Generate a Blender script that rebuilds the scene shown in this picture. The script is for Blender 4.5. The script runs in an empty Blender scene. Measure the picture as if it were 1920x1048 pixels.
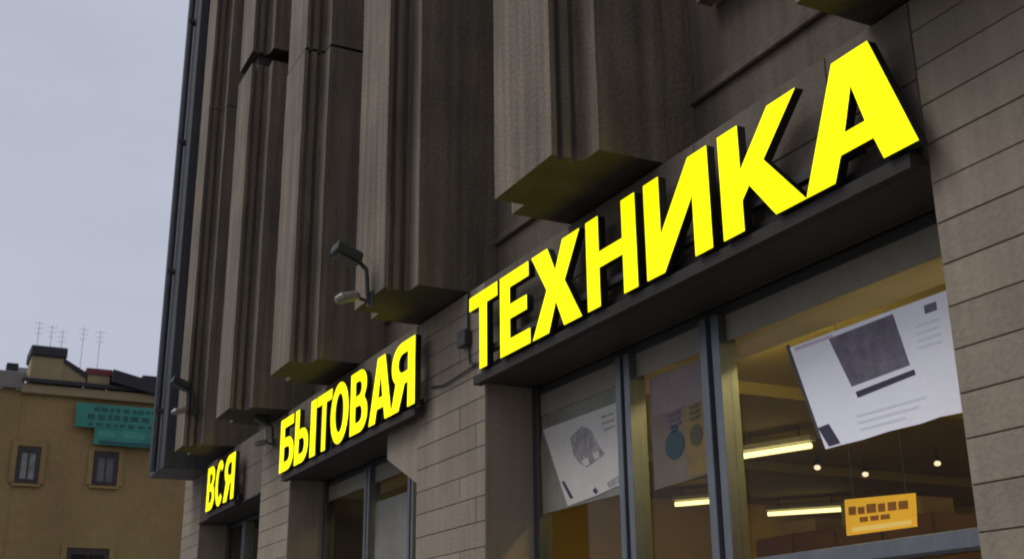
import bpy, bmesh, math, random
from mathutils import Vector, Matrix
R = math.radians
rng = random.Random(7)
S = bpy.context.scene
COL = S.collection

# ------------------------------------------------------------------ camera, world, sun, exposure
TH, PH, ROLL = 0.32115, 0.47039, -0.01141
cam = bpy.data.objects.new('camera', bpy.data.cameras.new('camera'))
COL.objects.link(cam)
fwd = Vector((math.sin(PH)*math.cos(TH), math.cos(PH)*math.cos(TH), math.sin(TH)))
rt = Vector((math.cos(PH), -math.sin(PH), 0))
up = rt.cross(fwd)
c_, s_ = math.cos(ROLL), math.sin(ROLL)
ex = c_*rt + s_*up
ey = -s_*rt + c_*up
m = Matrix((ex, ey, -fwd)).transposed().to_4x4()
m.translation = Vector((0, 0, 1.6))
cam.matrix_world = m
cam.data.sensor_width = 36
cam.data.lens = 41.46
cam.data.clip_start = 0.05
cam.data.clip_end = 2000
cam.data.dof.use_dof = True
cam.data.dof.focus_distance = 6.0
cam.data.dof.aperture_fstop = 7.0
S.camera = cam

SUN_EL, SUN_AZ = R(52), R(-66)          # azimuth from +Y towards +X
w = bpy.data.worlds.new('World'); S.world = w; w.use_nodes = True
nt = w.node_tree; nt.nodes.clear()
out = nt.nodes.new('ShaderNodeOutputWorld')
bg = nt.nodes.new('ShaderNodeBackground')
sky = nt.nodes.new('ShaderNodeTexSky'); sky.sky_type = 'NISHITA'; sky.sun_disc = False
sky.sun_elevation = SUN_EL; sky.sun_rotation = SUN_AZ
sky.air_density = 1.0; sky.dust_density = 4.0; sky.ozone_density = 1.0
hs = nt.nodes.new('ShaderNodeHueSaturation'); hs.inputs['Saturation'].default_value = 0.22
grey = nt.nodes.new('ShaderNodeMix'); grey.data_type = 'RGBA'; grey.inputs[0].default_value = 0.72
grey.inputs[7].default_value = (5.25, 5.6, 6.95, 1)        # even overcast layer over the clear sky
tc = nt.nodes.new('ShaderNodeTexCoord')
mp = nt.nodes.new('ShaderNodeMapping'); mp.inputs['Scale'].default_value = (1, 1, 2.4)
nz = nt.nodes.new('ShaderNodeTexNoise'); nz.inputs['Scale'].default_value = 2.1; nz.inputs['Detail'].default_value = 5
cr = nt.nodes.new('ShaderNodeMapRange'); cr.inputs[1].default_value = .3; cr.inputs[2].default_value = .7
cr.inputs[3].default_value = 0.9; cr.inputs[4].default_value = 1.1
mul = nt.nodes.new('ShaderNodeMix'); mul.data_type = 'RGBA'; mul.blend_type = 'MULTIPLY'; mul.inputs[0].default_value = 1
L = nt.links.new
L(sky.outputs[0], hs.inputs['Color']); L(hs.outputs[0], grey.inputs[6])
L(tc.outputs['Generated'], mp.inputs[0]); L(mp.outputs[0], nz.inputs['Vector']); L(nz.outputs['Fac'], cr.inputs[0])
L(grey.outputs[2], mul.inputs[6]); L(cr.outputs[0], mul.inputs[7])
L(mul.outputs[2], bg.inputs['Color']); bg.inputs['Strength'].default_value = 0.1
L(bg.outputs[0], out.inputs['Surface'])

sl = bpy.data.lights.new('sun', 'SUN'); sl.energy = 1.2; sl.angle = R(28); sl.color = (1, .97, .93)
sun = bpy.data.objects.new('sun', sl); COL.objects.link(sun)
sd = Vector((math.sin(SUN_AZ)*math.cos(SUN_EL), math.cos(SUN_AZ)*math.cos(SUN_EL), math.sin(SUN_EL)))
sun.rotation_euler = sd.to_track_quat('Z', 'Y').to_euler()
sun.location = sd*60

S.view_settings.view_transform = 'Standard'
S.view_settings.look = 'None'
S.view_settings.exposure = 0
S.view_settings.gamma = 1
S.view_settings.use_curve_mapping = False
S.render.engine = 'CYCLES'
S.cycles.filter_width = 2.0
S.cycles.max_bounces = 6

# ------------------------------------------------------------------ materials
def mat(name, col, rough=.85, var=.18, scale=3., streak=0., bump=0., metal=0., obj_var=0., fine=40., tint=None):
    mt = bpy.data.materials.new(name); mt.use_nodes = True
    n = mt.node_tree; b = n.nodes['Principled BSDF']; K = n.links.new
    b.inputs['Roughness'].default_value = rough; b.inputs['Metallic'].default_value = metal
    co = n.nodes.new('ShaderNodeTexCoord')
    def noise(sc, vec=None, det=4.):
        q = n.nodes.new('ShaderNodeTexNoise'); q.inputs['Scale'].default_value = sc; q.inputs['Detail'].default_value = det
        if vec is None:
            g = n.nodes.new('ShaderNodeNewGeometry'); K(g.outputs['Position'], q.inputs['Vector'])
        else: K(vec, q.inputs['Vector'])
        return q.outputs['Fac']
    def rngm(x, lo, hi):
        q = n.nodes.new('ShaderNodeMapRange'); q.inputs[1].default_value = .25; q.inputs[2].default_value = .75
        q.inputs[3].default_value = lo; q.inputs[4].default_value = hi; K(x, q.inputs[0]); return q.outputs[0]
    def mulv(a, b_):
        q = n.nodes.new('ShaderNodeMath'); q.operation = 'MULTIPLY'; K(a, q.inputs[0]); K(b_, q.inputs[1]); return q.outputs[0]
    f = rngm(noise(scale), 1-var, 1+var)
    if fine: f = mulv(f, rngm(noise(fine), 1-var*.6, 1+var*.6))
    if streak:
        g = n.nodes.new('ShaderNodeNewGeometry')
        mp_ = n.nodes.new('ShaderNodeMapping'); mp_.inputs['Scale'].default_value = (9, 9, .35)
        K(g.outputs['Position'], mp_.inputs[0])
        f = mulv(f, rngm(noise(1.6, mp_.outputs[0], 6.), 1-streak, 1+streak*.7))
    if obj_var:
        oi = n.nodes.new('ShaderNodeObjectInfo')
        q = n.nodes.new('ShaderNodeMapRange'); q.inputs[3].default_value = 1-obj_var; q.inputs[4].default_value = 1+obj_var
        K(oi.outputs['Random'], q.inputs[0]); f = mulv(f, q.outputs[0])
    mx = n.nodes.new('ShaderNodeVectorMath'); mx.operation = 'SCALE'
    mx.inputs[0].default_value = col[:3]; K(f, mx.inputs['Scale'])
    if tint:
        tm = n.nodes.new('ShaderNodeMix'); tm.data_type = 'RGBA'
        K(rngm(noise(scale*.7), 0, 1), tm.inputs[0])
        tm.inputs[6].default_value = (*col[:3], 1); tm.inputs[7].default_value = (*tint, 1)
        K(tm.outputs[2], mx.inputs[0])
    K(mx.outputs[0], b.inputs['Base Color'])
    if bump:
        bp = n.nodes.new('ShaderNodeBump'); bp.inputs['Strength'].default_value = bump; bp.inputs['Distance'].default_value = .02
        K(noise(fine or 30), bp.inputs['Height']); K(bp.outputs[0], b.inputs['Normal'])
    return mt

def emis(name, col, st, uneven=0.):
    mt = bpy.data.materials.new(name); mt.use_nodes = True
    b = mt.node_tree.nodes['Principled BSDF']
    b.inputs['Base Color'].default_value = (*[min(1, c*.8) for c in col], 1)
    b.inputs['Specular IOR Level'].default_value = .1; b.inputs['Emission Color'].default_value = (*col, 1); b.inputs['Emission Strength'].default_value = st
    if uneven:      # diodes behind the acrylic are not perfectly even
        n = mt.node_tree; q = n.nodes.new('ShaderNodeTexNoise'); q.inputs['Scale'].default_value = 9.
        g = n.nodes.new('ShaderNodeNewGeometry'); n.links.new(g.outputs['Position'], q.inputs['Vector'])
        r_ = n.nodes.new('ShaderNodeMapRange'); r_.inputs[1].default_value = .3; r_.inputs[2].default_value = .7
        r_.inputs[3].default_value = st*(1-uneven); r_.inputs[4].default_value = st*(1+uneven)
        n.links.new(q.outputs['Fac'], r_.inputs[0]); n.links.new(r_.outputs[0], b.inputs['Emission Strength'])
    return mt

def glass(name, tint, gloss_add=0.0, rough=.02):
    mt = bpy.data.materials.new(name); mt.use_nodes = True
    n = mt.node_tree; n.nodes.clear(); K = n.links.new
    o = n.nodes.new('ShaderNodeOutputMaterial'); mx = n.nodes.new('ShaderNodeMixShader')
    t = n.nodes.new('ShaderNodeBsdfTransparent'); t.inputs[0].default_value = (*tint, 1)
    g = n.nodes.new('ShaderNodeBsdfGlossy'); g.inputs['Roughness'].default_value = rough
    fr = n.nodes.new('ShaderNodeLayerWeight'); fr.inputs[0].default_value = .5      # Schlick, the same from both sides of the pane
    pw = n.nodes.new('ShaderNodeMath'); pw.operation = 'POWER'; pw.inputs[1].default_value = 5.0; K(fr.outputs['Facing'], pw.inputs[0])
    ad = n.nodes.new('ShaderNodeMath'); ad.operation = 'MULTIPLY_ADD'; ad.inputs[1].default_value = .9; ad.inputs[2].default_value = .006+gloss_add
    ad.use_clamp = True
    K(pw.outputs[0], ad.inputs[0]); K(ad.outputs[0], mx.inputs[0]); K(t.outputs[0], mx.inputs[1]); K(g.outputs[0], mx.inputs[2])
    # slight waviness of big panes
    nz_ = n.nodes.new('ShaderNodeTexNoise'); nz_.inputs['Scale'].default_value = 1.3
    ge = n.nodes.new('ShaderNodeNewGeometry'); K(ge.outputs['Position'], nz_.inputs['Vector'])
    bp = n.nodes.new('ShaderNodeBump'); bp.inputs['Strength'].default_value = .06; bp.inputs['Distance'].default_value = .05
    K(nz_.outputs[0], bp.inputs['Height']); K(bp.outputs[0], g.inputs['Normal'])
    K(mx.outputs[0], o.inputs[0])
    return mt

M = dict(
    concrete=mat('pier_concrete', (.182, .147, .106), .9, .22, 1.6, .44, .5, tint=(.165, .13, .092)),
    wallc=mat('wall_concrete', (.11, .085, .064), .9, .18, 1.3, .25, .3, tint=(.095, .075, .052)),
    under=mat('dark_underside', (.05, .042, .028), .95, .35, 3, 0, .3),  # darker colour for the bottom faces of the pier panels
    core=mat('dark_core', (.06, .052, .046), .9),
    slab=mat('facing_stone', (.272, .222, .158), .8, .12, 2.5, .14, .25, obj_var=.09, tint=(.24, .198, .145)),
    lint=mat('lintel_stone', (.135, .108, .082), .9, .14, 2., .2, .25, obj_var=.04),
    mortar=mat('mortar', (.17, .138, .10), .95),
    slate=mat('corner_cladding', (.055, .055, .062), .6, .2, 2, .3, .2),
    soffit=mat('soffit_metal', (.035, .029, .024), .6, .2),
    frame=mat('aluminium_frame', (.16, .17, .18), .35, .12, 4, .1, 0, .6),
    framed=mat('dark_frame', (.045, .043, .042), .5, .15),
    black=mat('letter_side', (.012, .011, .010), .5, .1),
    board=mat('sign_board', (.026, .020, .016), .85, .2, 5),
    glass=glass('shop_glass', (.93, .93, .90), .0),
    dglass=glass('dull_glass', (.75, .75, .70), .04),
    yellow=emis('lit_yellow_acrylic', (1, .94, .0), 1.15, .12),
    ceil=mat('shop_ceiling', (.36, .275, .05), .8, .12, .8),
    inwall=mat('shop_wall', (.50, .34, .085), .85, .25, .7),
    floor=mat('shop_floor', (.25, .2, .13), .5),
    bulk=mat('bulkhead', (.74, .70, .58), .8, .1),
    cabinet=mat('cabinet_board', (.20, .09, .045), .6, .2, 2),
    carton=mat('carton_board', (.38, .26, .13), .8, .1, 3),
    housing=mat('light_housing', (.5, .48, .42), .6, .05),
    tube=emis('tube_light', (1, .86, .36), 2.2),
    fill=emis('fill_light', (1, .83, .35), 36.0),  # overbright tubes added out of view to fill the shop with light
    spot=emis('spot_light', (1, .84, .55), 1.2),
    blind=mat('grey_film', (.19, .18, .145), .5, .22, 1.8, .15),
    toppanel=mat('top_panel', (.24, .215, .165), .6, .15, 2),
    paper=mat('poster_paper', (.96, .95, 1.0), .6, .03, 5),
    papergrey=mat('grey_poster_paper', (.56, .53, .48), .6, .06, 5),
    print=mat('dark_print', (.15, .115, .165), .6, .3, 14, tint=(.17, .16, .185)),
    printgrey=mat('grey_print', (.29, .27, .27), .6, .4, 14),
    printdark=mat('black_print', (.045, .035, .07), .6, .1),
    printpale=mat('pale_print', (.80, .79, .90), .6, .05),
    printpink=mat('pink_print', (.70, .56, .66), .6, .05),
    film=mat('poster_film', (.13, .10, .065), .5, .15, 6),
    filmpink=mat('pink_panel', (.20, .145, .135), .5, .12, 6),
    violet=mat('violet_print', (.085, .045, .10), .5, .2, 10),
    teal=mat('teal_print', (.008, .040, .048), .5, .2, 10),
    olive=mat('olive_print', (.05, .040, .004), .5, .2, 10),
    ochrep=mat('ochre_print', (.17, .11, .018), .5, .2, 10),
    orange=emis('orange_board', (.80, .42, .03), .62),  # board glows by itself to read brighter, no lamp in it
    orangetxt=mat('brown_lettering', (.55, .20, .015), .6, .15, 8),
    yellowtxt=emis('pale_yellow_band', (.85, .60, .16), .6),  # printed band given the same added glow as the board
    house=mat('ochre_render', (.285, .215, .075), .95, .18, .35, .05, 0, tint=(.28, .165, .075), fine=4),
    house2=mat('grey_render', (.20, .18, .15), .95, .12, .5, .12, 0, fine=6),
    roof=mat('dark_roof', (.022, .02, .024), .7, .25, 1),
    redroof=mat('red_roof', (.16, .035, .035), .8, .2, 2),
    trim=mat('house_trim', (.30, .225, .12), .9, .1),
    wframe=mat('house_window_frame', (.035, .022, .016), .6),
    wpane=mat('house_window_glass', (.13, .13, .125), .15, .3, 1.2),
    ppane=mat('curtained_glass', (.22, .22, .20), .3, .35, 3),
    dpane=mat('dark_window_glass', (.02, .012, .012), .2, .3, 1.2),
    sgreen=mat('teal_sign', (.035, .27, .19), .6, .2, 1.6, tint=(.03, .19, .15), fine=9),
    sgreend=mat('teal_sign_dark', (.012, .085, .085), .6, .2, 2, fine=9),
    sgreenl=mat('teal_sign_pale', (.06, .26, .20), .6, .15, 2, fine=9),
    metal=mat('grey_metal', (.06, .058, .052), .5, .2, 8, 0, 0, .4),
    lampm=mat('lamp_housing', (.026, .028, .024), .6, .25, 8),
    lens=mat('lamp_lens', (.20, .18, .16), .3, .1),
    aerial=mat('aerial_metal', (.40, .40, .45), .5, .1),
    asphalt=mat('asphalt', (.05, .05, .052), .9, .2, 1, 0, .3),
    pave=mat('pavement_concrete', (.22, .21, .2), .9, .12, 1.2, 0, .2),
    kerb=mat('kerb_stone', (.26, .25, .24), .9, .12, 2),
    paint=mat('road_paint', (.75, .75, .73), .8, .1, 4),
    earth=mat('ground_surface', (.10, .095, .09), .95, .2, .1),
)

# ------------------------------------------------------------------ helpers
class MB:
    def __init__(s): s.v = []; s.f = []; s.mi = []
    def box(s, x0, x1, y0, y1, z0, z1, mi=0):
        b = len(s.v)
        s.v += [(x, y, z) for x in (x0, x1) for y in (y0, y1) for z in (z0, z1)]
        for q in ((0, 1, 3, 2), (4, 6, 7, 5), (0, 4, 5, 1), (2, 3, 7, 6), (0, 2, 6, 4), (1, 5, 7, 3)):
            s.f.append(tuple(b+i for i in q)); s.mi.append(mi)
        return s
    def prism(s, pts, d, mi=0, base=None):
        """polygon pts (3d, planar) extruded along vector d"""
        b = len(s.v); n = len(pts)
        s.v += [tuple(p) for p in pts] + [tuple(Vector(p)+Vector(d)) for p in pts]
        s.f.append(tuple(range(b, b+n))); s.f.append(tuple(range(b+2*n-1, b+n-1, -1))); s.mi += [mi if base is None else base, mi]
        for i in range(n):
            j = (i+1) % n
            s.f.append((b+i, b+n+i, b+n+j, b+j)); s.mi.append(mi)
        return s
    def tube(s, pts, r, n=8, mi=0):
        pts = [Vector(p) for p in pts]; rings = []
        for i, p in enumerate(pts):
            a = pts[max(0, i-1)]; c = pts[min(len(pts)-1, i+1)]; t = (c-a).normalized()
            u = t.orthogonal().normalized() if i == 0 else (pu - pu.dot(t)*t).normalized()
            pu = u; v = t.cross(u); b = len(s.v); rr = r[i] if isinstance(r, (list, tuple)) else r
            s.v += [tuple(p + rr*(math.cos(k*2*math.pi/n)*u + math.sin(k*2*math.pi/n)*v)) for k in range(n)]
            rings.append(b)
        for a, c in zip(rings, rings[1:]):
            for k in range(n):
                s.f.append((a+k, a+(k+1) % n, c+(k+1) % n, c+k)); s.mi.append(mi)
        s.f.append(tuple(rings[0]+k for k in reversed(range(n)))); s.f.append(tuple(rings[-1]+k for k in range(n))); s.mi += [mi, mi]
        return s
    def mesh(s, name, mats, bevel=0.):
        me = bpy.data.meshes.new(name)
        me.from_pydata(s.v, [], s.f)
        for q in (mats if isinstance(mats, (list, tuple)) else [mats]): me.materials.append(q)
        for p, i in zip(me.polygons, s.mi): p.material_index = i
        bm = bmesh.new(); bm.from_mesh(me)
        bmesh.ops.recalc_face_normals(bm, faces=bm.faces[:])
        if bevel:
            bmesh.ops.bevel(bm, geom=bm.edges[:], offset=bevel, segments=1, affect='EDGES', profile=.5)
        bm.to_mesh(me); bm.free(); me.update()
        return me
    def build(s, name, mats, parent=None, bevel=0.):
        return link(name, s.mesh(name, mats, bevel), parent)

def link(name, me, parent=None, loc=None):
    o = bpy.data.objects.new(name, me); COL.objects.link(o)
    if parent is not None:
        o.parent = parent
        if loc is None and tuple(parent.location) != (0, 0, 0) and parent.type == 'EMPTY' and not parent.parent:
            o.location = -parent.location      # meshes are written in world metres
    if loc is not None: o.location = loc
    return o

def thing(name, label, cat, loc=(0, 0, 0), group=None):
    o = bpy.data.objects.new(name, None); COL.objects.link(o); o.location = loc
    o.empty_display_size = .2
    o['label'] = label; o['category'] = cat
    if group: o['group'] = group
    return o

def struct(o):
    o['kind'] = 'structure'; return o

# ------------------------------------------------------------------ ground, road, pavement
struct(MB().box(-400, 400, -400, 400, -1.0, -.14).build('ground', M['earth']))
struct(MB().box(-12, -2.0, -80, 46, -.136, -.10).build('road', M['asphalt']))
struct(MB().box(-1.85, 16, -80, 46.0, -.13, 0).build('pavement', M['pave']))
struct(MB().box(-2.0, -1.852, -80, 46, -.13, .005).build('kerb', M['kerb'], bevel=.012))
mk = MB()
for k in range(14): mk.box(-7.06, -6.94, -30+k*5, -28+k*5, -.098, -.094)
struct(mk.build('road_marking', M['paint']))

# ------------------------------------------------------------------ the department store
store = thing('department_store', 'brown concrete store building with tall vertical piers above shop windows', 'building', (3.5, 10, 0))
PX, WX, UX = 3.5, 3.9, 3.76         # pillar front, window plane, upper wall
ZT, ZO = 4.28, 3.545                  # top of ground-floor wall, top of the window openings
PIL = [(-3.2, -2.0), (1.9, 3.14), (7.31, 8.55), (12.02, 13.15), (16.2, 17.3)]

# facing slabs: one shared mesh per size
slab_cache = {}
def slab(parent, y0, y1, z0, z1, mt='slab'):
    w_, h_ = round(y1-y0, 3), round(z1-z0, 3)
    key = (w_, h_, mt)
    if key not in slab_cache:
        b = MB().box(0, .006, 0, w_, 0, h_)
        slab_cache[key] = b.mesh('slab', M[mt], .002)
    o = link('facing_slab', slab_cache[key], parent, loc=(0, 0, 0))
    o.matrix_parent_inverse = Matrix.Identity(4)
    pw = parent_offset(parent)
    o.location = Vector((PX-.0064+rng.uniform(-.0012, .0012), y0, z0)) - pw
    return o
def parent_offset(p):
    v = Vector(p.location)
    while p.parent is not None:
        p = p.parent; v += Vector(p.location)
    return v

CH, GAP = .172, .006
for (y0, y1) in PIL:
    p = MB().box(PX, WX+.05, y0, y1, 0, ZT).build('pillar', M['mortar'], store)
    # return faces of the pillar are rendered in stone as thin side courses
    z = 0.0; row = 0
    while z < ZT-.05:
        z1 = min(z+CH, ZT)
        n = 2
        off = .5*(row % 2)
        edges = [y0]
        lw = (y1-y0)
        cuts = [.12] if row % 3 == 0 else ([.34] if row % 3 == 1 else [])
        edges += [y0+lw*c for c in cuts] + [y1]
        if y0 > -3 and (z > 1.2):
            for a, c in zip(edges, edges[1:]):
                slab(p, a+GAP/2*(a > y0), c-GAP/2*(c < y1), z+GAP/2, z1-GAP/2)
        z += CH; row += 1
    side = MB()
    side.box(PX+.002, WX-.02, y0-.006, y0, .0, ZO-.004)
    side.box(PX+.002, WX-.02, y1, y1+.006, .0, ZO-.004)
    side.build('reveal', M['slab'], p).location = -Vector((0, 0, 0))

# lintels between the pillars, faced with the same slabs
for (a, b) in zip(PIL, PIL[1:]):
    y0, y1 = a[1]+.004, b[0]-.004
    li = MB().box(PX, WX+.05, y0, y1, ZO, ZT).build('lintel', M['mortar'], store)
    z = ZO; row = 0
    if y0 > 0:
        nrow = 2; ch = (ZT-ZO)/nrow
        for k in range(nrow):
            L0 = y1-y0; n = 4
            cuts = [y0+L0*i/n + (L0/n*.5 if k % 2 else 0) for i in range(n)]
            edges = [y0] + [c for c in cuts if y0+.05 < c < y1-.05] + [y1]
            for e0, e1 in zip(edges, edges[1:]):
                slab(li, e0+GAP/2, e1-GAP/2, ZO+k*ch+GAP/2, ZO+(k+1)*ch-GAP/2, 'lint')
    MB().box(PX-.03, WX-.045, y0, y1, ZO-.02, ZO-.003).build('soffit_panel', M['soffit'], store)

# chamfered stone haunch in the near top corner of the second opening
MB().prism([(PX+.012, 8.545, 2.99), (PX+.012, 8.545, ZO-.024), (PX+.012, 9.25, ZO-.024), (PX+.012, 9.25, 3.30)], (.3, 0, 0)).build('haunch', M['slab'], store)

# upper wall, string course, floor bands, upper windows
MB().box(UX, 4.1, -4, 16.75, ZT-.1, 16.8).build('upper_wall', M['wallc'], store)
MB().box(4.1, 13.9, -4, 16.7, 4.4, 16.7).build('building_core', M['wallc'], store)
MB().box(UX-.035, UX-.002, -4, 16.7, 4.70, 4.76).build('string_course', M['wallc'], store, .008)
for zz in (8.6, 12.95):
    MB().box(UX-.30, UX-.002, -4, 16.6, zz, zz+.14).build('floor_band', M['wallc'], store)
PN = [-2.9, -1.0, 1.2, 5.2, 7.8, 10.17, 12.38, 14.72]
PW = [.62, .62, 2.02, .72, .64, .62, .60, .50]
fr = MB()
WW, WH = 1.0, 1.95
fr.box(-.03, 0, 0, WW, 0, .07).box(-.03, 0, 0, WW, WH-.07, WH).box(-.03, 0, 0, .07, .07, WH-.07).box(-.03, 0, WW-.07, WW, .07, WH-.07)
fr.box(-.028, 0, WW/2-.03, WW/2+.03, .07, WH-.07)
frm = fr.mesh('upper_window', M['framed'])
pnm = MB().box(-.012, -.004, .07, WW-.07, .07, WH-.07).mesh('pane', M['dpane'])
slm = MB().box(-.13, -.032, -.06, WW+.06, -.07, -.004).mesh('sill', M['concrete'])
for k in range(1, len(PN)-1):
    yc = (PN[k]+PW[k]+PN[k+1])/2 - WW/2
    for zz in (5.28, 9.7):
        o = link('window', frm, store, loc=Vector((UX-.002, yc, zz))-store.location)
        link('pane', pnm, o, loc=(0, 0, 0)); link('sill', slm, o, loc=(0, 0, 0))

# piers: a recessed core with three precast panels each
def profile(w_):
    g = .0
    return [(0, .0), (0, w_), (.20, w_), (.20, w_+.17), (.86, w_+.17), (.86, -.17), (.20, -.17), (.20, 0),
            (.168, 0), (.168, .05), (.125, .05), (.125, 0), (.075, 0), (.075, .045), (.035, .045), (.035, 0)]
FX = 2.9
JOINT = [(8.5, .02), (8.5, .02), (8.5, .02), (8.62, .015), (8.7, .012), (7.48, .03), (8.42, .17), (8.9, .012)]
for n_, w_ in zip(PN, PW):
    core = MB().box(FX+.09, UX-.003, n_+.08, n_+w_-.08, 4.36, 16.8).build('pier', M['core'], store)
    jz, gp = JOINT[PN.index(n_)]
    for (z0, z1) in ((4.30, jz), (jz+gp, 12.92), (12.94, 16.9)):
        dx = rng.uniform(-.006, .006)
        prof = profile(w_)
        # cast concrete: the arrises wander by a few millimetres along their height
        pp = MB(); lv = 15; np_ = len(prof)
        for l in range(lv+1):
            z = z0 + (z1-z0)*l/lv
            for (x, y) in prof:
                jx, jy = (rng.uniform(-.0022, .0022), rng.uniform(-.0022, .0022)) if x < .8 else (0, 0)
                pp.v.append((FX+x+dx+jx if x < .8 else FX+x-.004, n_+y+jy, z))
        for l in range(lv):
            for a in range(np_):
                c = (a+1) % np_
                pp.f.append((l*np_+a, l*np_+c, (l+1)*np_+c, (l+1)*np_+a)); pp.mi.append(0)
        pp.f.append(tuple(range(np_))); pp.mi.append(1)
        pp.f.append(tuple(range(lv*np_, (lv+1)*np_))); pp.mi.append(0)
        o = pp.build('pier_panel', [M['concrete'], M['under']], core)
# corner pier with dark cladding
cp = MB().box(FX+.09, UX+.2, 15.95, 16.70, 4.25, 16.8).build('corner_pier', M['core'], store)
MB().box(FX, UX+.25, 15.9, 16.85, 4.2, 16.9).build('corner_cladding', M['slate'], cp, .01)
MB().tube([(FX-.07, 16.25, 4.2), (FX-.07, 16.25, 16.5)], .05, 8).build('downpipe', M['slate'], cp)
for k in range(6):
    MB().box(FX-.11, FX, 16.19, 16.31, 5+k*2, 5.05+k*2).build('pipe_clip', M['framed'], cp)
MB().box(2.7, 14.2, -4.2, 17.1, 16.92, 17.3).build('roof', M['slate'], store)
# blind end and inner shell
MB().box(WX+.06, 13.8, 17.0, 17.25, 0, 4.3).build('end_wall', M['wallc'], store)
MB().box(WX+.06, 13.8, -4.2, -4.0, 0, 4.3).build('end_wall', M['wallc'], store)
MB().box(13.6, 13.8, -3.99, 16.99, 0, 4.3).build('interior_wall', M['inwall'], store)
MB().box(WX+.06, 13.59, -3.99, 16.99, 3.80, 4.2).build('ceiling', M['ceil'], store)
MB().box(WX+.06, 13.59, -3.99, 16.99, .004, .05).build('shop_floor', M['floor'], store)
MB().box(6.2, 13.55, 13.3, 13.45, .06, 3.79).build('partition', M['inwall'], store)
for y in (4.4, 7.4, 10.4):
    MB().box(4.6, 13.5, y, y+.22, 3.69, 3.795).build('ceiling_beam', M['ceil'], store)
for (x, y) in ((8.6, 4.9), (9.4, 7.6), (11.5, 5.2)):
    MB().box(x, x+.35, y, y+.35, .06, 3.79).build('interior_column', M['inwall'], store)

# shop windows
def shop_window(y0, y1, mull, transom, gl, bulk=True):
    f = MB()
    zt, zb = ZO-.022, .45
    f.box(WX-.04, WX+.06, y0+.008, y0+.09, zb, zt)
    f.box(WX-.04, WX+.06, y1-.09, y1-.008, zb, zt)
    f.box(WX-.01, WX+.06, y0+.09, y1-.09, zt-.06, zt)
    f.box(WX-.04, WX+.06, y0+.09, y1-.09, zb, zb+.08)
    win = f.build('shop_window', M['framed'], store, .004)
    MB().box(PX+.05, WX+.06, y0, y1, 0.004, zb-.003).build('plinth', M['slab'], win)
    ys = [y0+.09]
    for (a, c) in mull:
        # aluminium profile: two cheeks and a recessed web
        q = MB().box(WX-.07, WX+.05, a, a+(c-a)*.36, zb+.08, zt-.06)
        q.box(WX-.035, WX+.05, a+(c-a)*.36, a+(c-a)*.64, zb+.08, zt-.06)
        q.box(WX-.07, WX+.05, a+(c-a)*.64, c, zb+.08, zt-.06)
        q.build('mullion', M['frame'], win, .004)
        ys += [a, c]
    ys.append(y1-.09)
    for i in range(0, len(ys), 2):
        a, c = ys[i], ys[i+1]
        zs = [zb+.08, zt-.06]
        if transom and i in transom:
            MB().box(WX-.05, WX+.05, a, c, 2.05, 2.135).build('transom', M['frame'], win, .004)
            MB().box(WX-.058, WX-.052, a, c, 2.045, 2.06).build('gasket', M['black'], win)
            MB().box(WX-.006, WX+.002, a, c, zb+.08, 2.05).build('pane', gl, win)
            zs = [2.135, zt-.06]
        MB().box(WX-.006, WX+.002, a, c, zs[0], zs[1]).build('pane', gl, win)
    if bulk:
        for i in range(0, len(ys), 2):
            MB().box(WX-.012, WX-.0065, ys[i]+.002, ys[i+1]-.002, 3.31, zt-.062).build('top_panel', M['toppanel'], win)
        MB().box(WX+.075, WX+.42, y0, y1, 3.36, 3.78).build('bulkhead', M['bulk'], win)
    return win
SW1 = shop_window(3.14, 7.31, [(5.05, 5.23), (5.97, 6.13)], (0,), M['glass'])
SW2 = shop_window(8.55, 12.02, [(9.45, 9.58), (10.55, 10.68)], None, M['dglass'])
shop_window(13.15, 16.2, [(14.2, 14.33), (15.1, 15.23)], None, M['dglass'], False)
shop_window(-2.0, 1.9, [(-.7, -.55), (.6, .75)], None, M['glass'], False)

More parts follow.
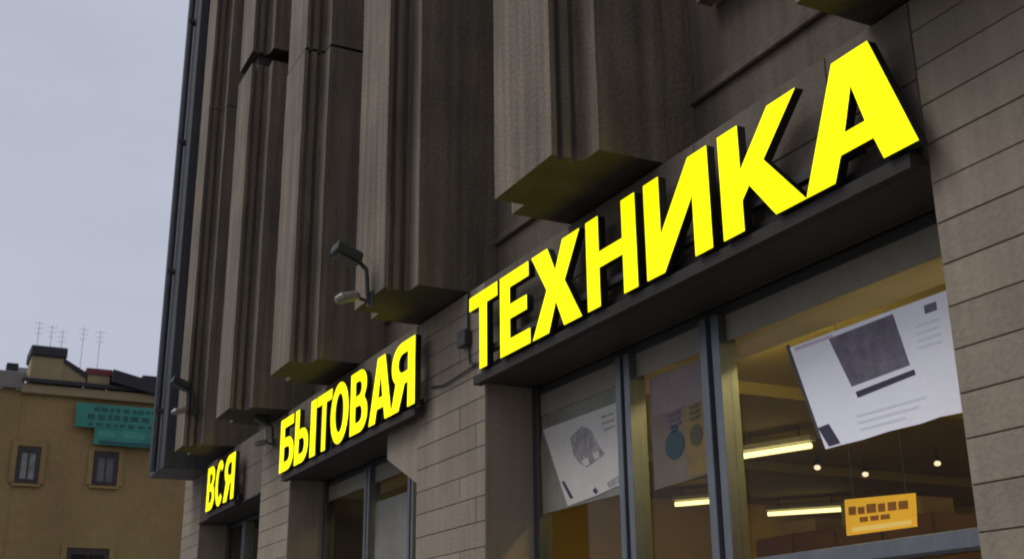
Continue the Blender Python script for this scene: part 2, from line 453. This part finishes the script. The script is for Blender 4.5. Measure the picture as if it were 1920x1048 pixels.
# ------------------------------------------------------------------ illuminated letter signs
def arc(cx, cy, rx, ry, a0, a1, n=14):
    return [(cx+rx*math.cos(R(a0+(a1-a0)*i/n)), cy+ry*math.sin(R(a0+(a1-a0)*i/n))) for i in range(n+1)]
def bowl_soft():
    o = [(0, 0), (0, 1), (.30, 1), (.30, .62)] + arc(.55, .31, .45, .31, 90, -90)
    h = [(.30, .17), (.30, .45)] + arc(.53, .31, .19, .14, 90, -90)
    return [o, h]
GL = {
 'Т': [[(0, 1), (0, .82), (.37, .82), (.37, 0), (.63, 0), (.63, .82), (1, .82), (1, 1)]],
 'Е': [[(0, 0), (0, 1), (.97, 1), (.97, .82), (.34, .82), (.34, .605), (.9, .605), (.9, .425), (.34, .425), (.34, .18), (1, .18), (1, 0)]],
 'Х': [[(0, 1), (.345, 1), (.5, .69), (.655, 1), (1, 1), (.685, .51), (1, 0), (.655, 0), (.5, .32), (.345, 0), (0, 0), (.315, .51)]],
 'Н': [[(0, 0), (0, 1), (.265, 1), (.265, .595), (.735, .595), (.735, 1), (1, 1), (1, 0), (.735, 0), (.735, .42), (.265, .42), (.265, 0)]],
 'И': [[(0, 0), (0, 1), (.25, 1), (.25, .40), (.715, 1), (1, 1), (1, 0), (.75, 0), (.75, .60), (.285, 0)]],
 'К': [[(0, 0), (0, 1), (.265, 1), (.265, .57), (.64, 1), (.975, 1), (.55, .54), (.985, 0), (.645, 0), (.36, .385), (.265, .28), (.265, 0)]],
 'А': [[(0, 0), (.355, 1), (.69, 1), (1, 0), (.715, 0), (.65, .20), (.355, .20), (.28, 0)], [(.41, .37), (.595, .37), (.505, .72)]],
 'Б': [[(0, 0), (0, 1), (.92, 1), (.92, .82), (.30, .82), (.30, .62)] + arc(.55, .31, .45, .31, 90, -90), [(.30, .17), (.30, .45)] + arc(.53, .31, .19, .14, 90, -90)],
 'О': [arc(.5, .5, .5, .515, 0, 345, 23), arc(.5, .5, .225, .325, 0, 345, 23)],
 'В': [[(0, 0), (0, 1), (.52, 1)] + arc(.55, .745, .38, .255, 88, -48, 10) + arc(.56, .285, .44, .285, 52, -90, 12),
       [(.30, .60), (.30, .83)] + arc(.50, .715, .15, .115, 90, -90, 8), [(.30, .17), (.30, .43)] + arc(.52, .30, .17, .13, 90, -90, 8)],
 'Я': [[(1, 0), (1, 1), (.45, 1)] + arc(.45, .685, .43, .315, 90, 235, 12) + [(.0, 0), (.34, 0), (.585, .37), (.71, .37), (.71, 0)],
       [(.71, .545), (.71, .825)] + arc(.49, .685, .18, .14, 90, 270, 10)],
 'С': [arc(.52, .5, .52, .515, 42, 318, 22) + list(reversed(arc(.55, .5, .25, .325, 48, 312, 22)))],
}
SX, SZ, SH, SD = 3.36, 3.572, .55, .05
def letter(ch, yl, yr, parent, h=SH, z0=SZ):
    W_ = yl-yr
    pieces = [(GL[ch], 0, 1)] if ch != 'Ы' else [(bowl_soft(), 0, .66), ([[(0, 0), (0, 1), (1, 1), (1, 0)]], .75, 1.0)]
    cu = bpy.data.curves.new('letter', 'CURVE'); cu.dimensions = '2D'; cu.fill_mode = 'BOTH'; cu.extrude = SD/2
    for polys, a, b in pieces:
        for poly in polys:
            sp = cu.splines.new('POLY'); sp.points.add(len(poly)-1); sp.use_cyclic_u = True
            for p_, (x, y) in zip(sp.points, poly): p_.co = ((a+x*(b-a))*W_, y*h, 0, 1)
    tmp = bpy.data.objects.new('tmp', cu)
    me = bpy.data.meshes.new_from_object(tmp)
    bpy.data.objects.remove(tmp); 
    me.materials.clear(); me.materials.append(M['yellow']); me.materials.append(M['black'])
    for v in me.vertices:
        x, y, z = v.co
        v.co = (-z + SX + SD/2, yl-x, z0+y)      # front (+z in the glyph) faces the street
    for p_ in me.polygons:
        p_.material_index = 0 if abs(p_.normal.z) > .9 else 1   # normals still those of the glyph plane
    me.update()
    for p_ in me.polygons:
        cx = sum(me.vertices[i].co.x for i in p_.vertices)/len(p_.vertices)
        p_.material_index = 0 if cx < SX+.002 else 1
    me.name = 'letter'
    return link('letter', me, parent)
def sign(label, word, spans, y0, y1):
    t = thing('letter_sign', label, 'shop sign', (SX, (y0+y1)/2, SZ), 'lit yellow letter signs over the shop windows')
    y0 += .10
    MB().box(PX-.045, PX-.034, y0, y1, ZO-.02, SZ+.06).build('backing_board', M['board'], t)
    r_ = MB().box(SX+SD, PX-.045, y0+.3, y1-.2, SZ+.12, SZ+.16)
    r_.build('mounting_rail', M['black'], t)
    r2 = MB().box(SX+.03, PX-.046, y0+.01, y1-.01, SZ-.075, SZ-.012)
    r2.build('cable_tray', M['board'], t)
    for ch, (a, b) in zip(word, spans): letter(ch, a, b, t)
    return t
sign('large lit yellow ТЕХНИКА sign above the window with the white and grey posters', 'ТЕХНИКА',
     [(7.28, 6.83), (6.79, 6.36), (6.33, 5.71), (5.64, 5.10), (5.01, 4.42), (4.33, 3.715), (3.725, 3.055)], 3.03, 7.29)
sign('lit yellow БЫТОВАЯ sign over the middle window left of the grey stone pillar', 'БЫТОВАЯ',
     [(11.98, 11.49), (11.46, 10.78), (10.76, 10.31), (10.34, 9.84), (9.79, 9.35), (9.31, 8.78), (8.80, 8.29)], 8.25, 12.0)
sign('smallest far lit yellow ВСЯ sign beside the building corner', 'ВСЯ',
     [(15.28, 14.86), (14.82, 14.42), (14.38, 13.88)], 13.8, 15.35)

# ------------------------------------------------------------------ posters and things in the windows
def sheet(yz, x, d, mt, name, parent, bow=0.):
    """flat paper piece: yz polygon on plane x with thickness d"""
    return MB().prism([(x, y, z) for y, z in yz], (d, 0, 0)).build(name, mt, parent)
def quadmap(q):
    """q = TL,TR,BR,BL in (y,z); returns f(u,v) with v downwards"""
    def f(u, v):
        a = (q[0][0]*(1-u)+q[1][0]*u, q[0][1]*(1-u)+q[1][1]*u)
        b = (q[3][0]*(1-u)+q[2][0]*u, q[3][1]*(1-u)+q[2][1]*u)
        return (a[0]*(1-v)+b[0]*v, a[1]*(1-v)+b[1]*v)
    return f
def rect(f, u0, v0, u1, v1): return [f(u0, v0), f(u1, v0), f(u1, v1), f(u0, v1)]

# white poster, right pane (stuck on the outside of the glass)
PXR = WX-.022
s_ = PXR/3.95
q = [(4.61*s_, 1.6+1.575*s_), (3.55*s_, 1.6+1.575*s_), (3.55*s_, 1.6+1.02*s_), (4.415*s_, 1.6+1.015*s_)]
f = quadmap(q)
t = thing('poster', 'bright white poster with purple-grey picture in the right window pane', 'poster', (PXR, 4.0, 2.6), 'posters in the near shop window')
edge = [f(0, 0), f(1, 0), f(1, .985), f(.86, .975), f(.72, .99), f(.5, .985), f(.3, 1.0), f(.12, .998), f(0, 1.0)]
sheet(edge, PXR, .003, M['paper'], 'paper_sheet', t)
sheet([f(.27, .05), f(.69, .035), f(.73, .50), f(.33, .53)], PXR-.0015, .001, M['print'], 'printed_picture', t)
sheet([f(.345, .585), f(.75, .545), f(.755, .59), f(.35, .64)], PXR-.0015, .001, M['printdark'], 'printed_bar', t)
sheet([f(.0, .80), f(.09, .79), f(.13, .98), f(.035, .985)], PXR-.0015, .001, M['printdark'], 'printed_corner', t)
sheet(rect(f, .03, .02, .30, .05), PXR-.0015, .001, M['printpink'], 'printed_line', t)
sheet(rect(f, .87, .06, .94, .13), PXR-.0015, .001, M['print'], 'printed_emblem', t)
for v in (.2, .26, .32, .38): sheet(rect(f, .80, v, .94, v+.018), PXR-.0015, .001, M['printpale'], 'printed_line', t)
for v in (.78, .84, .9): sheet(rect(f, .30, v, .30+rng.uniform(.3, .5), v+.02), PXR-.0015, .001, M['printpale'], 'printed_line', t)
sheet([(a, b) for a, b in rect(f, -.025, -.03, .0, .9)], PXR, .004, M['framed'], 'edge_strip', t)

# grey poster, left pane (inside the glass)
PXL = WX-.015
s_ = 1.0
q = [(a*.9835, 1.6+(b-1.6)*.9835) for a, b in ((7.31, 3.235), (6.30, 3.23), (6.20, 2.70), (6.98, 2.655))]
f = quadmap(q)
t = thing('poster', 'dim grey poster with a dark picture in the left window pane', 'poster', (PXL, 6.7, 2.7), 'posters in the near shop window')
sheet([f(0, 0), f(1, 0), f(1, 1), f(.8, .98), f(.5, 1.0), f(.2, 1.0), f(0, 1)], PXL, .003, M['papergrey'], 'paper_sheet', t)
sheet([f(.33, .22), f(.53, .13), f(.62, .22), f(.68, .44), f(.74, .56), f(.6, .60), f(.45, .64), f(.36, .56), f(.31, .42)], PXL-.0015, .001, M['printgrey'], 'printed_picture', t)
sheet([f(.40, .55), f(.5, .53), f(.5, .62), f(.43, .62)], PXL-.003, .001, M['papergrey'], 'printed_patch', t)
sheet([f(.58, .50), f(.66, .50), f(.66, .58), f(.58, .58)], PXL-.003, .001, M['papergrey'], 'printed_patch', t)
sheet([f(.03, .70), f(.07, .70), f(.13, .93), f(.08, .93)], PXL-.0015, .001, M['printdark'], 'printed_corner', t)
sheet([f(.45, .93), f(.50, .90), f(.53, .96), f(.48, .985)], PXL-.0015, .001, M['printdark'], 'printed_mark', t)
sheet([f(.68, .90), f(.88, .86), f(.9, .95), f(.7, .97)], PXL-.0015, .001, M['printgrey'], 'printed_mark', t)
for v in (.1, .18, .26): sheet(rect(f, .78, v, .93, v+.03), PXL-.0015, .001, M['printgrey'], 'printed_line', t)

MB().box(WX-.0105, WX-.0065, 6.14, 7.21, 2.63, 3.305).build('window_film', M['blind'], SW1)
MB().box(WX-.0105, WX-.0065, 9.62, 10.52, .6, 3.12).build('window_film', M['blind'], SW2)
# hanging film poster, middle pane
PXM = WX-.012
q = [(a*.983, 1.6+(b-1.6)*.983) for a, b in ((5.93, 3.30), (5.36, 3.30), (5.34, 2.64), (5.93, 2.62))]
f = quadmap(q)
t = thing('poster', 'narrow brownish poster with teal and olive shapes in the middle pane', 'poster', (PXM, 5.6, 2.7), 'posters in the near shop window')
sheet(rect(f, 0, 0, 1, 1), PXM, .003, M['film'], 'film_sheet', t)
sheet(rect(f, .03, .01, .93, .36), PXM-.0015, .001, M['filmpink'], 'printed_panel', t)
sheet(rect(f, .60, .36, .97, .98), PXM-.0012, .001, M['ochrep'], 'printed_panel', t)
for (u0, u1, mt) in ((.26, .56, 'violet'), (.66, .90, 'olive')):
    for v in (.375, .425, .475):
        sheet([f(u0+.02, v+.006), f(u1-.02, v), f(u1-.05, v+.03), f(u0+.05, v+.034)], PXM-.003, .001, M[mt], 'printed_line', t)
def blob(cu, cv, ru, rv): return [f(cu+ru*math.cos(a*math.pi/7), cv+rv*math.sin(a*math.pi/7)*(1 if math.sin(a*math.pi/7) < 0 else 1.1)) for a in range(14)]
sheet(blob(.40, .66, .17, .12), PXM-.003, .001, M['teal'], 'printed_shape', t)
sheet(blob(.78, .64, .11, .09), PXM-.003, .001, M['olive'], 'printed_shape', t)
sheet([f(.36, .50), f(.46, .50), f(.47, .55), f(.35, .55)], PXM-.003, .001, M['teal'], 'printed_shape', t)

# orange price board hanging inside behind the right pane
XB = 4.4
t = thing('hanging_board', 'orange price board with brown lettering hanging below the white poster', 'hanging sign', (XB, 4.57, 2.3))
q = [(4.81, 2.445), (4.32, 2.415), (4.335, 2.255), (4.82, 2.26)]
f = quadmap(q)
sheet(rect(f, 0, 0, 1, 1), XB, .015, M['orange'], 'board_panel', t)
for (u0, u1) in ((.06, .17), (.20, .30), (.33, .47), (.50, .60), (.64, .76), (.79, .92)):
    sheet(rect(f, u0, .22+rng.uniform(-.03, .03), u1, .45), XB-.003, .002, M['orangetxt'], 'lettering', t)
for (u0, u1) in ((.22, .34), (.38, .50), (.53, .66)):
    sheet(rect(f, u0, .54, u1, .68), XB-.003, .002, M['orangetxt'], 'lettering', t)
sheet(rect(f, .1, .80, .95, .93), XB-.003, .002, M['yellowtxt'], 'printed_band', t)
for u in (.12, .88):
    a = f(u, 0); MB().tube([(XB+.008, a[0], a[1]), (XB+.008, a[0], 3.79)], .004, 6).build('hanging_wire', M['black'], t)

# ------------------------------------------------------------------ shop lights
LT = [('ceiling tube light glowing behind the right pane, nearest the white poster', (7.27, 9.36), (7.52, 8.60)),
      ('ceiling tube light left of the orange price board, deep in the shop', (10.42, 12.90), (11.05, 12.10)),
      ('ceiling tube light seen low in the middle pane, under the narrow poster', (8.68, 12.56), (9.04, 11.98))]
def tube_light(lab, a, b, mt='tube'):
    a = Vector((*a, 3.60)); b = Vector((*b, 3.60)); c = (a+b)/2; u = (b-a).normalized(); n_ = Vector((-u.y, u.x, 0))
    t = thing('tube_light', lab, 'ceiling light', (c.x, c.y, 3.63), 'tube lights on the shop ceiling')
    a2, b2 = a-u*.03, b+u*.03
    pr = [a2-n_*.06, a2+n_*.06, b2+n_*.06, b2-n_*.06]
    MB().prism([(p.x, p.y, 3.645) for p in pr], (0, 0, .05)).build('light_housing', M['housing'], t, .008)
    MB().tube([a, b], .028, 10).build('tube', M[mt], t)
    for e in (.15, .85):
        q_ = a.lerp(b, e); MB().tube([(q_.x, q_.y, 3.695), (q_.x, q_.y, 3.80)], .01, 6).build('hanger', M['black'], t)
for L_ in LT: tube_light(*L_)
SP = [('small ceiling spotlight beside the dark lower corner of the white poster', 8.55, 9.70),
      ('small ceiling spotlight at the right end of the right pane', 9.55, 9.0),
      ('small ceiling spotlight above the orange price board', 9.35, 9.85)]
for lab, x, y in SP:
    t = thing('spotlight', lab, 'spotlight', (x, y, 3.62), 'spotlights on the shop ceiling')
    MB().tube([(x, y, 3.80), (x, y, 3.72), (x-.03, y-.03, 3.68), (x-.06, y-.06, 3.62)], [.012, .012, .035, .042], 10).build('spot_body', M['framed'], t)
    MB().tube([(x-.061, y-.061, 3.618), (x-.066, y-.066, 3.606)], .034, 10).build('spot_lens', M['spot'], t)
tube_light('brighter ceiling tube light in the far corner of the БЫТОВАЯ window', (6.55, 16.7), (6.75, 16.0))
tube_light('upper ceiling tube light in the far corner of the БЫТОВАЯ window', (5.95, 15.9), (6.1, 15.3))
for k, (x, y) in enumerate(((6.0, 1.6), (9.0, 3.4), (12.2, 6.0), (8.8, 0.4))):  # extra strong tubes added out of frame to brighten the shop
    tube_light(('added fill tube light, out of view over the near end of the shop floor', 'added fill tube light, out of view in the near rear part of the shop', 'added fill tube light, out of view by the far interior column', 'added fill tube light, out of view nearest the shop end wall')[k], (x, y), (x, y+1.2), 'fill')

# surface wiring on the front
def wire(pts, r=.009): MB().tube(pts, r, 6).build('cable', M['black'], store)
wire([(PX-.022, 7.55, 4.27), (PX-.022, 7.56, 3.9), (PX-.024, 7.52, 3.72), (PX-.03, 7.28, 3.66)])
wire([(PX-.022, 12.2, 4.27), (PX-.022, 12.18, 3.8), (PX-.03, 12.0, 3.68)])
wire([(PX-.02, 8.25, 3.70), (PX-.022, 8.0, 3.66), (PX-.022, 7.6, 3.68), (PX-.02, 7.3, 3.70)], .007)
MB().box(PX-.07, PX-.014, 7.52, 7.66, 3.86, 3.98).build('junction_box', M['metal'], store, .006)

# row of display lights, unseen behind the window tops, added to brighten the shop
for k, y in enumerate((-.4, 3.2, 5.4, 9.2)):
    t = thing('fill_light', ('display light added out of view over the nearest window bay', 'display light added out of view behind the top of the right window pane', 'display light added out of view behind the top of the middle window pane',
              'display light added out of view behind the top of the БЫТОВАЯ window')[k], 'ceiling light', (4.85, y+.7, 3.7), 'display lights added out of view behind the window tops')
    MB().box(4.82, 4.88, y, y+1.4, 3.70, 3.80).build('light_housing', M['housing'], t, .01)
    for x in (4.79, 4.91): MB().tube([(x, y+.03, 3.665), (x, y+1.37, 3.665)], .022, 8).build('tube', M['fill'], t)
# tall stock cabinet with cartons on top
cab = thing('stock_cabinet', 'tall reddish brown stock cabinet seen through the right window pane', 'cabinet', (9.2, 9.9, .05))
MB().box(9.0, 9.6, 8.6, 11.4, .056, 3.06).build('carcass', M['cabinet'], cab, .01)
for k in range(4):
    dr = MB().box(8.972, 8.997, 8.62+.7*k, 9.28+.7*k, .15, 3.02).build('door', M['cabinet'], cab, .004)
    MB().tube([(8.95, 9.22+.7*k, 1.5), (8.95, 9.22+.7*k, 1.75)], .012, 6).build('handle', M['framed'], dr)
for k, (y, h_, d_) in enumerate(((8.8, .22, .5), (9.55, .30, .42), (10.4, .18, .6))):
    c = MB().box(9.05, 9.5, y, y+d_, 3.063, 3.063+h_*.8).build('carton', M['carton'], None, .006)
    c['label'] = ('low carton on the cabinet top, nearest the price board', 'tallest carton on the middle of the cabinet top', 'flat wide carton on the far end of the cabinet top')[k]
    c['category'] = 'carton'; c['group'] = 'cartons on the stock cabinet'

# ------------------------------------------------------------------ wall lamps on the piers
def wall_lamp(label, x, y, z, sc):
    t = thing('wall_lamp', label, 'wall lamp', (x, y, z), 'wall lamps on the piers')
    def P(a, b, c): return (x+a*sc, y+b*sc, z+c*sc)
    MB().box(x-.02*sc, x, y-.07*sc, y+.07*sc, z-.10*sc, z+.05*sc).build('wall_plate', M['lampm'], t, .004)
    MB().tube([P(-.01, 0, -.08), P(-.04, 0, .02), P(-.05, 0, .18), P(-.06, 0, .27), P(-.12, .01, .33), P(-.2, .02, .35)], .022*sc, 8).build('arm', M['lampm'], t)
    h = MB().prism([P(-.14, -.10, .30), P(-.14, .12, .30), P(-.40, .12, .40), P(-.40, -.10, .40)], (0.02*sc, 0, .10*sc))
    h.build('lamp_hood', M['lampm'], t, .012*sc)
    MB().prism([P(-.17, -.08, .285), P(-.17, .10, .285), P(-.37, .10, .365), P(-.37, -.08, .365)], (.004*sc, 0, .012*sc)).build('lamp_glass', M['framed'], t)
    MB().tube([P(-.03, 0, -.05), P(-.13, .0, -.03)], .018*sc, 8).build('lower_arm', M['lampm'], t)
    MB().tube([P(-.12, -.0, -.01), P(-.16, -.0, -.01), P(-.30, .0, -.055), P(-.36, .0, -.08)], [.03*sc, .05*sc, .055*sc, .03*sc], 10).build('lamp_head', M['lens'], t)
    return t
wall_lamp('dark wall lamp with pale head on the pier left of the large sign', 2.9, 8.05, 4.30, .78)
wall_lamp('small dark wall lamp on the wall left of the БЫТОВАЯ letters', 3.47, 12.6, 4.02, .6)
wall_lamp('dark wall lamp above the far ВСЯ letters on the last pier', 3.02, 14.70, 4.75, .8)

# ------------------------------------------------------------------ far houses at the end of the street
HY = 48.0
house = thing('ochre_house', 'ochre rendered house with small windows at the end of the street', 'house', (5, HY, 0))
MB().box(3.3, 16, HY, HY+10, -.1, 12.35).build('wall', M['house'], house)
MB().box(3.2, 16.1, HY-.22, HY-.003, 11.95, 12.32).build('cornice', M['trim'], house, .03)
rf = MB().prism([(3.2, HY-.35, 12.36), (16.1, HY-.35, 12.36), (16.1, HY+5, 14.0), (3.2, HY+5, 14.0)], (0, 0, .14)).build('roof', M['roof'], house)
d = MB().box(3.45, 4.62, HY-.1, HY+1.6, 12.53, 13.45).build('attic', M['trim'], house)
MB().box(3.38, 4.72, HY-.2, HY+1.7, 13.45, 13.86).build('attic_roof', M['roof'], d, .04)
MB().prism([(4.62, HY-.06, 12.53), (5.5, HY-.06, 12.53), (5.5, HY-.06, 12.75), (4.62, HY-.06, 13.42)], (0, 1.0, 0)).build('gable_slope', M['trim'], d)
MB().prism([(4.62, HY-.12, 13.30), (4.62, HY-.12, 13.46), (5.55, HY-.12, 12.95), (5.55, HY-.12, 12.72)], (0, 1.2, 0)).build('slope_capping', M['roof'], d)
MB().box(5.56, 6.4, HY-.1, HY+1.0, 12.53, 12.92).build('parapet', M['trim'], house)
MB().box(5.5, 6.45, HY-.16, HY+1.1, 12.92, 13.16).build('parapet_coping', M['redroof'], house)
MB().prism([(6.46, HY-.5, 12.62), (6.46, HY-.5, 13.12), (8.3, HY-.5, 12.72), (12, HY-.5, 12.72), (12, HY-.5, 12.30), (8.0, HY-.5, 12.30)], (0, 1.6, 0)).build('eaves', M['roof'], house)
MB().box(7.6, 8.3, HY-.46, HY+.4, 12.73, 13.0).build('chimney', M['roof'], house)
def hwin(x0, x1, z0, z1, pane, arch=True):
    wf = MB()
    wd = .15
    wf.box(x0, x0+wd, HY-.06, HY-.003, z0, z1).box(x1-wd, x1, HY-.06, HY-.003, z0, z1)
    wf.box(x0+wd, x1-wd, HY-.06, HY-.003, z1-wd*1.5, z1).box(x0+wd, x1-wd, HY-.06, HY-.003, z0, z0+wd)
    xm = (x0+x1)/2
    wf.box(xm-.03, xm+.03, HY-.055, HY-.003, z0+wd, z1-wd*1.5)
    wdw = wf.build('window', M['wframe'], house)
    MB().box(x0+wd, x1-wd, HY-.03, HY-.004, z0+wd, z1-wd*1.5).build('pane', M[pane], wdw)
    MB().box(x0-.1, x1+.1, HY-.12, HY-.002, z0-.12, z0-.02).build('sill', M['house'], wdw)
    tr = MB().box(x0-.22, x0-.02, HY-.07, HY-.002, z0, z1+.2).box(x1+.02, x1+.22, HY-.07, HY-.002, z0, z1+.2).box(x0-.02, x1+.02, HY-.07, HY-.002, z1+.02, z1+.2)
    tr.build('surround', M['trim' if arch else 'house'], wdw)
hwin(6.12, 7.02, 8.62, 9.92, 'wpane', False)
hwin(5.5, 7.0, 4.6, 6.22, 'dpane', False)
hwin(10.8, 11.7, 8.62, 9.92, 'wpane')
hwin(3.36, 4.16, 8.55, 9.92, 'ppane', False)
hwin(10.8, 12.0, 4.6, 6.22, 'dpane', False)

grey_house = thing('grey_house', 'lower grey parapet house left of the ochre house', 'house', (-3, HY, 0))
MB().box(-12, 3.296, HY+.02, HY+9, -.1, 12.1).build('wall', M['house'], grey_house)
MB().box(-12.1, 3.29, HY-.2, HY+.018, 12.1, 12.75).build('parapet', M['house2'], grey_house, .02)
for xx in (-1, .6, 1.9, 2.6): MB().box(xx, xx+.42, HY+.1, HY+.6, 12.1, 13.05+rng.uniform(-.1, .1)).build('chimney', M['roof'], grey_house)
for xx in (-9, -5.5, -2):
    wf = MB().box(xx, xx+.9, HY-.03, HY+.017, 8.6, 9.9).build('window', M['wframe'], grey_house)
    MB().box(xx+.12, xx+.78, HY-.045, HY-.031, 8.72, 9.78).build('pane', M['wpane'], wf)

# teal signboard high on the ochre house
gs = thing('teal_signboard', 'teal signboard with unreadable dark rows high on the ochre house', 'sign', (6.7, HY-.3, 10.2))
GY = HY-.34
MB().box(5.25, 8.6, GY, GY+.10, 10.78, 11.72).build('upper_panel', M['sgreen'], gs, .01)
MB().box(6.0, 8.6, GY, GY+.10, 10.14, 10.774).build('lower_panel', M['sgreen'], gs, .01)
for row, (x0, z0, h_) in enumerate(((5.9, 11.42, .17), (5.7, 11.10, .22), (5.75, 10.84, .14))):
    x = x0
    while x < 8.35:
        ww = rng.uniform(.12, .34)
        MB().box(x, x+ww, GY-.012, GY-.002, z0+rng.uniform(0, .04), z0+h_).build('lettering', M['sgreend'], gs)
        x += ww + rng.uniform(.05, .14)
for (x0, x1) in ((6.15, 6.75), (7.05, 7.9)):
    MB().box(x0, x1, GY-.012, GY-.002, 10.42, 10.66).build('lettering', M['sgreenl'], gs)
MB().box(6.2, 8.3, GY-.012, GY-.002, 10.18, 10.30).build('lettering', M['sgreend'], gs)
for x in (5.9, 8.2): MB().box(x, x+.06, GY+.10, HY-.004, 11.2, 11.26).build('bracket', M['metal'], gs)

# television aerials on the roofs
AE = [('thin television aerial on the left of the attic roof', 3.62, 13.86, 15.0),
      ('thin television aerial on the middle of the attic roof', 4.10, 13.86, 14.9),
      ('thin television aerial at the right of the attic roof', 4.52, 13.86, 14.75),
      ('tallest thin mast beside the red parapet coping', 5.30, 12.6, 14.95),
      ('thin aerial standing on the red parapet coping', 5.95, 13.16, 14.9)]
for lab, x, z0, z1 in AE:
    t = thing('television_aerial', lab, 'aerial', (x, HY+.5, z0), 'television aerials on the house roofs')
    MB().tube([(x, HY+.5, z0-.02), (x, HY+.5, z1)], .011, 6).build('mast', M['aerial'], t)
    for k in range(3):
        MB().tube([(x-.2+.03*k, HY+.5, z1-.08-.2*k), (x+.2-.03*k, HY+.5, z1-.08-.2*k)], .007, 6).build('aerial_rod', M['aerial'], t)
